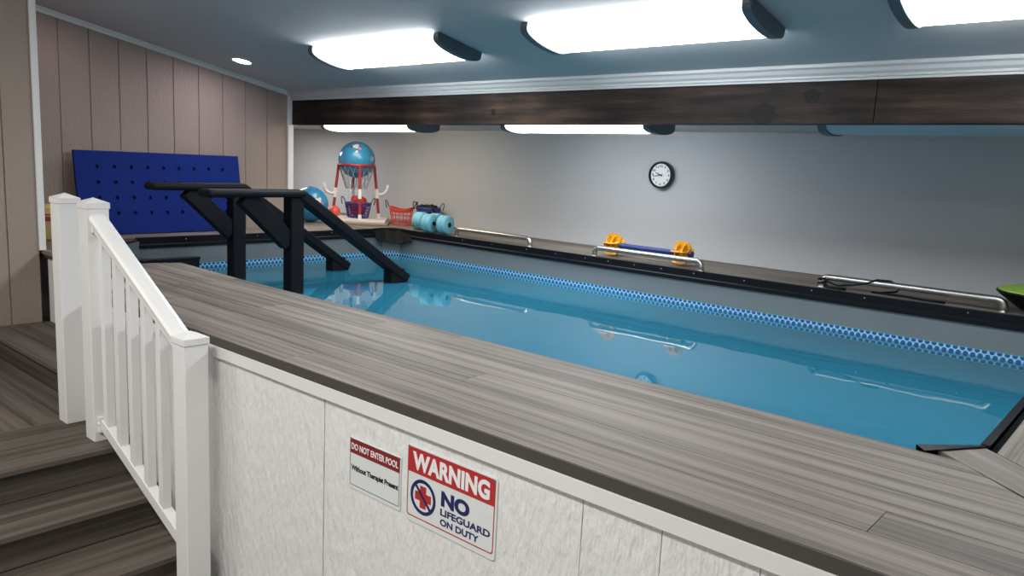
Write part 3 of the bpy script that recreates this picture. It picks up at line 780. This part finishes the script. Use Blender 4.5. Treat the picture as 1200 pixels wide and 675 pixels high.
# small sign
W2, H2 = .277, .190
s2 = sign('small white sign with a dark red DO NOT ENTER POOL header', -2.161, -.192, W2, H2)
MB().prism(rrect(0, W2, 0, H2, .006), -.0035, -.0005, 'y').build('panel', M['signw'], s2)
MB().prism(rrect(.004, W2-.006, H2*.70, H2-.004, .003), -.0040, -.0035, 'y').build('header', M['signdred'], s2)
frame_loop(MB(), rrect(.004, W2-.006, .014, H2-.004, .003), rrect(.006, W2-.008, .016, H2-.006, .002), -.0036).build('border', M['ink'], s2)
text_mesh('heading', 'DO NOT ENTER POOL', M['signtext'], s2, .012, W2-.014, H2*.775, H2*.90, -.0041, bold=.022)
text_mesh('second_line', 'Without Therapist Present', M['ink'], s2, .012, W2-.012, H2*.34, H2*.475, -.0038, bold=.035, spacing=.95)
for x in (.008, W2-.008):
    MB().lathe([(.0001, -.0060), (.003, -.0055), (.005, -.0035), (.0001, -.0035)], 12, (x, 0, H2-.006), 'y').build('nail', M['cap'], s2)

# ------------------------------------------------------------------ blue mat leaning on the siding
mt = thing('foam_mat', 'royal blue foam float mat with rows of holes leaning on the beige siding', 'mat', (-7.075, 3.37, .004), (0, R(-9), 0))
MW, MH, T = 1.50, .715, .032
m = MB()
hy = [-.575+.1435*k for k in range(9)]; hz = [MH-.135-.1335*k for k in range(4)]; hr = .017; cs = .045
def grid(vals, lo, hi):
    out = [lo]
    for v in vals: out += [v-cs, v+cs]
    return out+[hi]
gy = grid(hy, -MW/2, MW/2); gz = grid(sorted(hz), 0, MH)
n = 16
for i in range(len(gy)-1):
    for j in range(len(gz)-1):
        a, b, c_, d_ = gy[i], gy[i+1], gz[j], gz[j+1]
        if i % 2 == 1 and j % 2 == 1:
            cy, cz = (a+b)/2, (c_+d_)/2
            ring = [(cy+hr*math.cos(2*PI*(k+.5)/n), cz+hr*math.sin(2*PI*(k+.5)/n)) for k in range(n)]
            sq = []
            for k in range(n):
                ang = 2*PI*(k+.5)/n; u_, v_ = math.cos(ang), math.sin(ang); q = max(abs(u_), abs(v_)); sq.append((cy+cs*u_/q, cz+cs*v_/q))
            # square outline through its corners: split at the four corners
            co = [(b, d_), (a, d_), (a, c_), (b, c_)]
            for k in range(n):
                k2 = (k+1) % n
                pts = [(T, *ring[k]), (T, *sq[k])]
                for cn in co:
                    a0 = math.atan2(sq[k][1]-cz, sq[k][0]-cy) % (2*PI); a1 = math.atan2(sq[k2][1]-cz, sq[k2][0]-cy) % (2*PI); ac = math.atan2(cn[1]-cz, cn[0]-cy) % (2*PI)
                    if a1 < a0: a1 += 2*PI
                    if a0 < ac < a1: pts.append((T, *cn))
                pts += [(T, *sq[k2]), (T, *ring[k2])]
                m.quad(*pts)
                m.quad((T, *ring[k]), (T, *ring[k2]), (.004, *ring[k2]), (.004, *ring[k])); m.bm.faces.ensure_lookup_table(); m.bm.faces[-1].material_index = 1
            m.quad(*[(.004, *p) for p in ring]); m.bm.faces.ensure_lookup_table(); m.bm.faces[-1].material_index = 1
        else:
            m.quad((T, a, c_), (T, b, c_), (T, b, d_), (T, a, d_))
for p, q in (((-MW/2, 0), (MW/2, 0)), ((MW/2, 0), (MW/2, MH)), ((MW/2, MH), (-MW/2, MH)), ((-MW/2, MH), (-MW/2, 0))):
    m.quad((T, *p), (T, *q), (0, *q), (0, *p))
m.quad((0, -MW/2, 0), (0, -MW/2, MH), (0, MW/2, MH), (0, MW/2, 0))
bmesh.ops.remove_doubles(m.bm, verts=m.bm.verts, dist=.0002)
m.build('slab', [M['bluemat'], M['matdark']], mt)

# ------------------------------------------------------------------ clock
ck = thing('wall_clock', 'round black-rimmed wall clock with a white face on the grey wall', 'clock', (-3.835, YB-.001, .742))
CR = .122
o = MB().lathe([(CR-.014, -.062), (CR-.004, -.068), (CR+.002, -.062), (CR+.006, -.02), (CR-.004, 0), (CR-.02, 0), (CR-.018, -.045)], 48, axis='y', closed=True).build('rim', M['clockrim'], ck); smooth_by_angle(o, 50)
MB().lathe([(.0001, -.048), (CR-.013, -.048), (CR-.013, -.006), (.0001, -.006)], 48, axis='y').build('face', M['clockface'], ck)
for h in range(1, 13):
    a = R(90-30*h); cx, cz = .084*math.cos(a), .084*math.sin(a); hw = .0075*len(str(h)); hh = .0105
    text_mesh('numeral', str(h), M['ink'], ck, cx-hw if str(h)[0] != '1' or h > 9 else cx-.004, cx+hw if h != 1 else cx+.004, cz-hh, cz+hh, -.0485, bold=.03)
def hand(name, deg, ln, w, y):
    a = R(90-deg); u, v = math.cos(a), math.sin(a)
    MB().prism([(-u*.02-v*w, -v*.02+u*w), (-u*.02+v*w, -v*.02-u*w), (u*ln+v*w*.4, v*ln-u*w*.4), (u*ln-v*w*.4, v*ln+u*w*.4)], y, y-.0015, 'y').build(name, M['ink'], ck)
hand('hour_hand', 291, .058, .0065, -.051); hand('minute_hand', 259, .080, .0050, -.0535)
MB().lathe([(.0001, -.058), (.007, -.057), (.007, -.050), (.0001, -.050)], 16, axis='y').build('hub', M['ink'], ck)

# ------------------------------------------------------------------ steel grab bars
def make_bar(name_label, x0, x1, y, h=.075, r=.023):
    L_ = x1-x0; t = thing('grab_bar', name_label, 'grab bar', ((x0+x1)/2, y, .001), group='steel grab bars')
    a = L_/2; rad = .045; path = [(-a, 0, 0), (-a, 0, h-rad)]
    for k in range(1, 7):
        q = R(180-15*k); path.append((-a+rad+rad*math.cos(q), 0, h-rad+rad*math.sin(q)))
    for k in range(0, 7):
        q = R(90-15*k); path.append((a-rad+rad*math.cos(q), 0, h-rad+rad*math.sin(q)))
    path += [(a, 0, 0)]
    MB().tube(path, r, 14).build('tube', M['steel'], t, smooth=True)
    for s in (-a, a): MB().lathe([(.0001, 0), (.030, 0), (.028, .004), (.018, .006), (.0001, .006)], 20, (s, 0, 0)).build('flange', M['steel'], t, smooth=False)
    return t
make_bar('steel grab bar on the back deck ending behind the turquoise foam dumbbells', -5.80, -4.80, 5.82)
make_bar('steel grab bar on the back deck in front of the yellow-ended dumbbell', -4.03, -2.975, 5.80)
make_bar('steel grab bar on the back deck with a black strap tied round it', -2.02, -.86, 5.86)

# black strap at the third bar
m = MB()
m.tube([(-2.02+.030*math.cos(k*.9), 5.86+.030*math.sin(k*.9), .012+.0042*k) for k in range(15)], .009, 8)
m.tube([(-1.995, 5.845, .012), (-1.96, 5.82, .008), (-1.90, 5.815, .008), (-1.84, 5.825, .008)], .012, 8)
m.tube([(-1.99, 5.835, .05), (-1.90, 5.822, .03), (-1.80, 5.83, .045), (-1.70, 5.835, .072), (-1.64, 5.85, .103), (-1.56, 5.865, .104), (-1.49, 5.892, .07), (-1.52, 5.905, .03), (-1.62, 5.92, .008), (-1.68, 5.90, .006), (-1.58, 5.89, .008), (-1.46, 5.87, .012), (-1.36, 5.83, .012), (-1.26, 5.835, .010), (-1.20, 5.86, .008)], .0075, 8)
o = m.build('strap', M['black'], smooth=True); tag(o, 'thin black strap tied to the left end of a steel grab bar', 'strap')

# ------------------------------------------------------------------ yellow-ended dumbbell
yd = thing('aquatic_dumbbell', 'blue water dumbbell with finned yellow ends behind the steel bar', 'dumbbell', (-3.585, 5.955, .103), (0, 0, R(-1)))
MB().lathe([(.0001, -.34), (.021, -.34), (.022, -.335), (.022, .335), (.021, .34), (.0001, .34)], 20, axis='x').build('grip', M['bluegrip'], yd, smooth=False)
for s in (-1, 1):
    m = MB(); xc = s*.355
    for k in range(5):
        a = 2*PI*k/5+.3; u = Vector((0, math.cos(a), math.sin(a))); tv = Vector((0, -math.sin(a), math.cos(a)))
        prof = [(-.075, .020), (-.082, .07), (-.06, .098), (0, .104), (.05, .095), (.072, .06), (.06, .020)]
        f0 = [m.bm.verts.new(Vector((xc+s*px, 0, 0))+u*pr+tv*.006+tv*.25*max(0, pr-.06)) for px, pr in prof]
        f1 = [m.bm.verts.new(Vector((xc+s*px, 0, 0))+u*pr-tv*.006+tv*.25*max(0, pr-.06)) for px, pr in prof]
        m.bm.faces.new(f0); m.bm.faces.new(f1[::-1])
        for i in range(7): m.bm.faces.new([f0[i], f0[(i+1) % 7], f1[(i+1) % 7], f1[i]])
    m.lathe([(.0001, xc-.06), (.03, xc-.058), (.05, xc), (.03, xc+.058), (.0001, xc+.06)], 20, axis='x')
    for q in (-.03, .03): m.lathe([(.02, xc+q-.003), (.085, xc+q-.003), (.085, xc+q+.003), (.02, xc+q+.003)], 20, axis='x', closed=True)
    m.build('finned_end', M['yellow'], yd)
    MB().lathe([(.0001, xc+s*.06), (.028, xc+s*.062), (.030, xc+s*.085), (.024, xc+s*.092), (.0001, xc+s*.093)], 18, axis='x').build('end_cap', M['navy'], yd)

# ------------------------------------------------------------------ turquoise foam dumbbells
def make_db(label, loc, rz):
    t = thing('foam_dumbbell', label, 'dumbbell', loc, (0, 0, rz), group='turquoise foam dumbbells')
    MB().lathe([(.0001, -.16), (.019, -.16), (.019, .16), (.0001, .16)], 16, axis='x').build('handle', M['black'], t)
    for s in (-1, 1):
        a, b = sorted((s*.045, s*.155)); r = .098
        o = MB().lathe([(.019, a), (r-.008, a), (r, a+.008), (r, (a+b)/2-.003), (r-.003, (a+b)/2), (r, (a+b)/2+.003), (r, b-.008), (r-.008, b), (.030, b), (.028, b-.006), (.019, b-.006)], 32, axis='x', closed=True).build('foam_end', M['foam'], t)
        smooth_by_angle(o, 50)
        MB().lathe([(.0001, s*.148), (.027, s*.148), (.026, s*.160), (.0001, s*.162)], 16, axis='x').build('cap', M['black'], t)
    return t
db = make_db('turquoise foam dumbbell on the pool edge, front one of the pair', (-6.06, 5.79, .106), R(12))
dup(db, (-6.365, 5.945, .102), (0, 0, R(12)), 'turquoise foam dumbbell behind its twin, next to the blue basket')

# ------------------------------------------------------------------ baskets
def make_basket(name, label, mat, loc, rt_, rb, h, sag=0, rz=0, n=22, hm=None, asp=.8, nr=6):
    t = thing(name, label, 'basket', loc, (0, 0, rz))
    m = MB(); rows_ = nr; rings = []
    for j in range(rows_):
        f = j/(rows_-1); r = rb+(rt_-rb)*f
        rings.append([m.bm.verts.new((r*math.cos(2*PI*k/n), asp*r*math.sin(2*PI*k/n), .006+f*(h-sag*abs(math.sin(2*PI*k/n))**2*(1 if f > .5 else 0)*(f-.5)*2))) for k in range(n)])
    for a, b in zip(rings, rings[1:]):
        for k in range(n): m.bm.faces.new([a[k], a[(k+1) % n], b[(k+1) % n], b[k]])
    m.build('lattice_wall', mat, t, wire=.012)
    top = [(rt_*math.cos(2*PI*k/n), asp*rt_*math.sin(2*PI*k/n), .006+h-sag*abs(math.sin(2*PI*k/n))**2) for k in range(n)]
    m = MB(); 
    lo = [m.bm.verts.new((p[0], p[1], p[2]-.035)) for p in top]; hi = [m.bm.verts.new(p) for p in top]
    lo2 = [m.bm.verts.new((p[0]*.97, p[1]*.97, p[2]-.035)) for p in top]; hi2 = [m.bm.verts.new((p[0]*.97, p[1]*.97, p[2])) for p in top]
    for k in range(n):
        q = (k+1) % n
        for A, B in ((lo, hi), (hi, hi2), (hi2, lo2), (lo2, lo)): m.bm.faces.new([A[k], A[q], B[q], B[k]])
    m.tube(top, .009, 8, closed=True)
    m.build('rim', mat, t)
    MB().lathe([(.0001, 0), (rb, 0), (rb, .008), (.0001, .008)], n).xf(Matrix.Diagonal((1, asp, 1, 1))).build('base', mat, t)
    for s in (-1, 1):
        pts = []
        for k in range(11):
            q = PI*k/10; pts.append((s*(rt_+.02+.028*math.sin(q)), .055*math.cos(q)*1.0, .0+h-.012+.085*math.sin(q)))
        MB().tube(pts, .006, 8).build('handle', hm or mat, t, smooth=True)
    return t
make_basket('basket', 'orange-red open lattice basket on the back deck beside the foam dumbbells', M['redbasket'], (-7.03, 6.13, .001), .14, .105, .205, .035, R(35), hm=M['darkhandle'], n=16, nr=5)
make_basket('basket', 'navy blue lattice basket holding black straps, against the grey wall', M['bluebasket'], (-6.86, 6.40, .001), .145, .115, .20, 0, R(20), hm=M['darkhandle'])
make_basket('basket', 'purple lattice basket full of red cloth inside the hoop stand', M['purplebasket'], (-7.50, 5.865, .053), .155, .12, .165, 0, R(30), hm=M['darkhandle'])
def lump(name, mat, loc, r, flat, label, cat, seed, n=7):
    rnd = random.Random(seed); m = MB()
    bmesh.ops.create_icosphere(m.bm, subdivisions=4, radius=1)
    cs_ = [(Vector((rnd.uniform(-1, 1), rnd.uniform(-1, 1), rnd.uniform(-.2, 1))).normalized(), rnd.uniform(.05, .14)) for _ in range(40)]
    for v in m.bm.verts:
        d_ = v.co.normalized(); s = 1
        for c__, h_ in cs_:
            s += h_*math.exp(-((d_-c__).length/.2)**2)-.04*math.exp(-((d_-c__).length/.5)**2)
        v.co = Vector((d_.x*r*s, d_.y*r*s*.8, d_.z*r*s*flat))
    o = m.build(name, mat, smooth=True); o.location = loc; tag(o, label, cat); return o
lump('cloth', M['redcloth'], (-7.50, 5.865, .200), .125, 1.05, 'bunched red cloth heaped in the purple basket', 'cloth', 3)
def straps(name, mat, loc, w, h, label, cat, seed):
    rnd = random.Random(seed); m = MB()
    for k in range(9):
        x = -w+2*w*k/8; pts = []
        for j in range(9):
            q = PI*j/8; pts.append((x+.04*math.cos(q)+rnd.uniform(-.012, .012), .06*math.cos(q)*(1 if k % 2 else -1)+rnd.uniform(-.02, .02), h*math.sin(q)*rnd.uniform(.7, 1.1)-.02))
        m.tube(pts, .013, 7)
    bmesh.ops.create_uvsphere(m.bm, u_segments=16, v_segments=8, radius=1, matrix=Matrix.Translation((0, 0, -.03)) @ Matrix.Diagonal((w*1.05, w*.75, h*.9, 1)))
    o = m.build(name, mat, smooth=True); o.location = loc; tag(o, label, cat); return o
straps('exercise_straps', M['blackcloth'], (-6.86, 6.40, .205), .105, .055, 'tangle of black straps heaped in the navy blue basket', 'straps', 5)

# ------------------------------------------------------------------ folded towel, hoop stand, balls
tw = thing('folded_towel', 'folded beige towel on the deck under the red hoop stand', 'towel', (-7.43, 5.86, .001), (0, 0, R(46)))
def fold(z0, z1, w, d_, mat, nm):
    m = MB(); prof = []
    r = (z1-z0)/2
    prof = [(-d_, z0), (d_-r, z0)]+[(d_-r+r*math.sin(PI*k/8), (z0+z1)/2-r*math.cos(PI*k/8)) for k in range(1, 8)]+[(d_-r, z1), (-d_, z1)]
    m.prism(prof, -w, w, 'y'); m.build(nm, mat, tw, bevel=.006)
# profile in x-z (x towards the viewer's right), swept in y
fold(0, .022, .34, .33, M['towelgrey'], 'lower_fold'); fold(.0225, .049, .325, .30, M['towel'], 'upper_fold')
hp = thing('pool_basketball_hoop', 'red and white pipe hoop stand with a net on the folded towel', 'basketball hoop', (-7.52, 5.85, .050))
HH = .615
ang0 = R(-90+40.66)                       # towards the camera
def pt(ang, r, z): return Vector((r*math.cos(ang), r*math.sin(ang), z))
angs = [R(-27.6+0), R(-27.6+90), R(-27.6+180), R(-27.6+270)]
right = R(40.66)
angs = [right-R(69), right+R(21), right+R(111), right+R(201)]       # front, right, back, left
RT, RBm = .208, .275
zm = .29
ring = [pt(2*PI*k/40, RT, HH) for k in range(40)]
MB().tube(ring, .0155, 10, closed=True).build('ring', M['redpipe'], hp, smooth=True)
for i, a in enumerate(angs):
    p_b, p_t = pt(a, RBm, 0), pt(a, RT, HH)
    def at(z): return p_b.lerp(p_t, z/HH)
    lg = MB().tube([at(.05), at(zm-.03)], .0165, 12); lg.tube([at(zm+.03), at(HH)], .0165, 12); lg = lg.build('leg', M['redpipe'], hp, smooth=False)
    smooth_by_angle(lg, 40)
    MB().tube([at(0), at(.055)], .021, 12).build('foot_cap', M['whitepipe'], lg, smooth=False)
    MB().tube([at(zm-.055), at(zm+.055)], .0215, 12).build('connector', M['whitepipe'], lg, smooth=False)
    if i != 0:
        o_ = Vector((math.cos(a), math.sin(a), 0)); c_ = at(zm)
        path = [c_+o_*.01, c_+o_*.05+Vector((0, 0, -.012)), c_+o_*.10+Vector((0, 0, .01)), c_+o_*.125+Vector((0, 0, .055)), c_+o_*.130+Vector((0, 0, .11))]
        MB().tube(path, [.019, .017, .018, .016, .015], 12).build('hook', M['whitepipe'], lg, smooth=True)
m = MB(); ns = 18
for k in range(ns):
    for sgn in (-1, 1):
        pts = []
        for j in range(7):
            f = j/6; r = RT*(1-f*.42); a = 2*PI*(k+sgn*f*1.5)/ns; pts.append(pt(a, r, HH-.01-.27*f))
        m.tube(pts, .0028, 5)
m.build('net', M['net'], hp)
def ball(label, loc, r, mat, rot, cat='ball', name='play_ball'):
    m = MB(); bmesh.ops.create_uvsphere(m.bm, u_segments=48, v_segments=24, radius=r)
    o = m.build(name, mat, smooth=True); o.location = loc; o.rotation_euler = rot; tag(o, label, cat); return o
b1 = ball('blue play ball with pale printed patches resting on the red hoop ring', (-7.52, 5.85, .050+HH+.062), .212, M['ball'], (0, 0, R(0)))
b2 = ball('blue play ball on the deck behind the nearer black handrail', (-7.66, 5.31, .203), .202, M['ball'], (R(20), R(25), R(40)))
for b_ in (b1, b2): b_['group'] = 'blue play balls'
ball('small orange-red ball beside the purple basket under the hoop', (-7.60, 5.60, .122), .068, M['orange'], (0, 0, 0), name='small_ball')

# ------------------------------------------------------------------ green float at the right edge
gf = thing('balance_disc', 'lime green topped black disc on the back deck at the right frame edge', 'disc', (-.66, 6.10, .001))
o = MB().lathe([(.0001, 0), (.13, 0), (.15, .01), (.27, .095), (.295, .118), (.29, .128), (.0001, .128)], 48).build('shell', M['black'], gf); smooth_by_angle(o, 40)
o = MB().lathe([(.284, .126), (.28, .136), (.20, .158), (.10, .168), (.0001, .17)], 48).build('pad', M['green'], gf); smooth_by_angle(o, 40)

# yellow tub glimpsed behind the near wall corner
yt = thing('container', 'yellow container with a red band half hidden behind the white corner board', 'container', (-6.86, 2.315, .001))
MB().lathe([(.0001, 0), (.11, 0), (.125, .02), (.13, .20), (.11, .26), (.09, .28), (.0001, .28)], 24).build('body', M['tub'], yt, smooth=False)
MB().lathe([(.131, .16), (.133, .16), (.128, .215), (.125, .215)], 24, closed=True).build('band', M['tublid'], yt)

# ------------------------------------------------------------------ lights of the rest of the room (ceiling fittings out of view), plus an added alcove fill
def area(name, loc, sx_, sy_, power, col, rot=(0, 0, 0)):
    l = bpy.data.lights.new(name, 'AREA'); l.shape = 'RECTANGLE'; l.size = sx_; l.size_y = sy_; l.energy = power; l.color = col
    o = bpy.data.objects.new(name, l); COL.objects.link(o); o.location = loc; o.rotation_euler = rot; return o
area('room_ceiling_lamp', (-1.6, -.3, ceil_z(-1.6, -.3)-.03), 1.4, .4, 55, (1, .97, .93), (-tilt, 0, 0))
area('room_ceiling_lamp', (-4.6, -.6, ceil_z(-4.6, -.6)-.03), 1.4, .4, 30, (1, .96, .90), (-tilt, 0, 0))

area('alcove_fill', (-8.95, 5.45, 1.06), 1.2, .3, 12, (1, .96, .94))  # added fill that brightens the alcove wall, no known fitting there
area('recessed_lamp', (-6.62, 2.42, ceil_z(-6.62, 2.42)-.02), .15, .15, 1.3, (1, .84, .92), (-tilt, 0, 0))

w = bpy.data.worlds.new('World'); sc.world = w; w.use_nodes = True
w.node_tree.nodes['Background'].inputs[0].default_value = (.5, .55, .6, 1); w.node_tree.nodes['Background'].inputs[1].default_value = .05

# ------------------------------------------------------------------ camera
cd = bpy.data.cameras.new('camera'); cam = bpy.data.objects.new('camera', cd); COL.objects.link(cam)
f_px, pitch, yaw, roll = 922.83, R(9.1295), R(40.6646), R(2.8798)
fw = Vector((-math.sin(yaw)*math.cos(pitch), math.cos(yaw)*math.cos(pitch), -math.sin(pitch)))
rt0 = Vector((math.cos(yaw), math.sin(yaw), 0)); up0 = rt0.cross(fw)
rt1 = rt0*math.cos(roll)+up0*math.sin(roll); up1 = rt1.cross(fw)
cam.matrix_world = Matrix(((rt1.x, up1.x, -fw.x, 0), (rt1.y, up1.y, -fw.y, 0), (rt1.z, up1.z, -fw.z, .8), (0, 0, 0, 1)))
cd.sensor_fit = 'HORIZONTAL'; cd.sensor_width = 36; cd.lens = f_px/1200*36; cd.clip_start = .05
sc.camera = cam
sc.view_settings.view_transform = 'Standard'; sc.view_settings.look = 'None'; sc.view_settings.gamma = 1; sc.view_settings.use_curve_mapping = False
sc.view_settings.exposure = 1.15
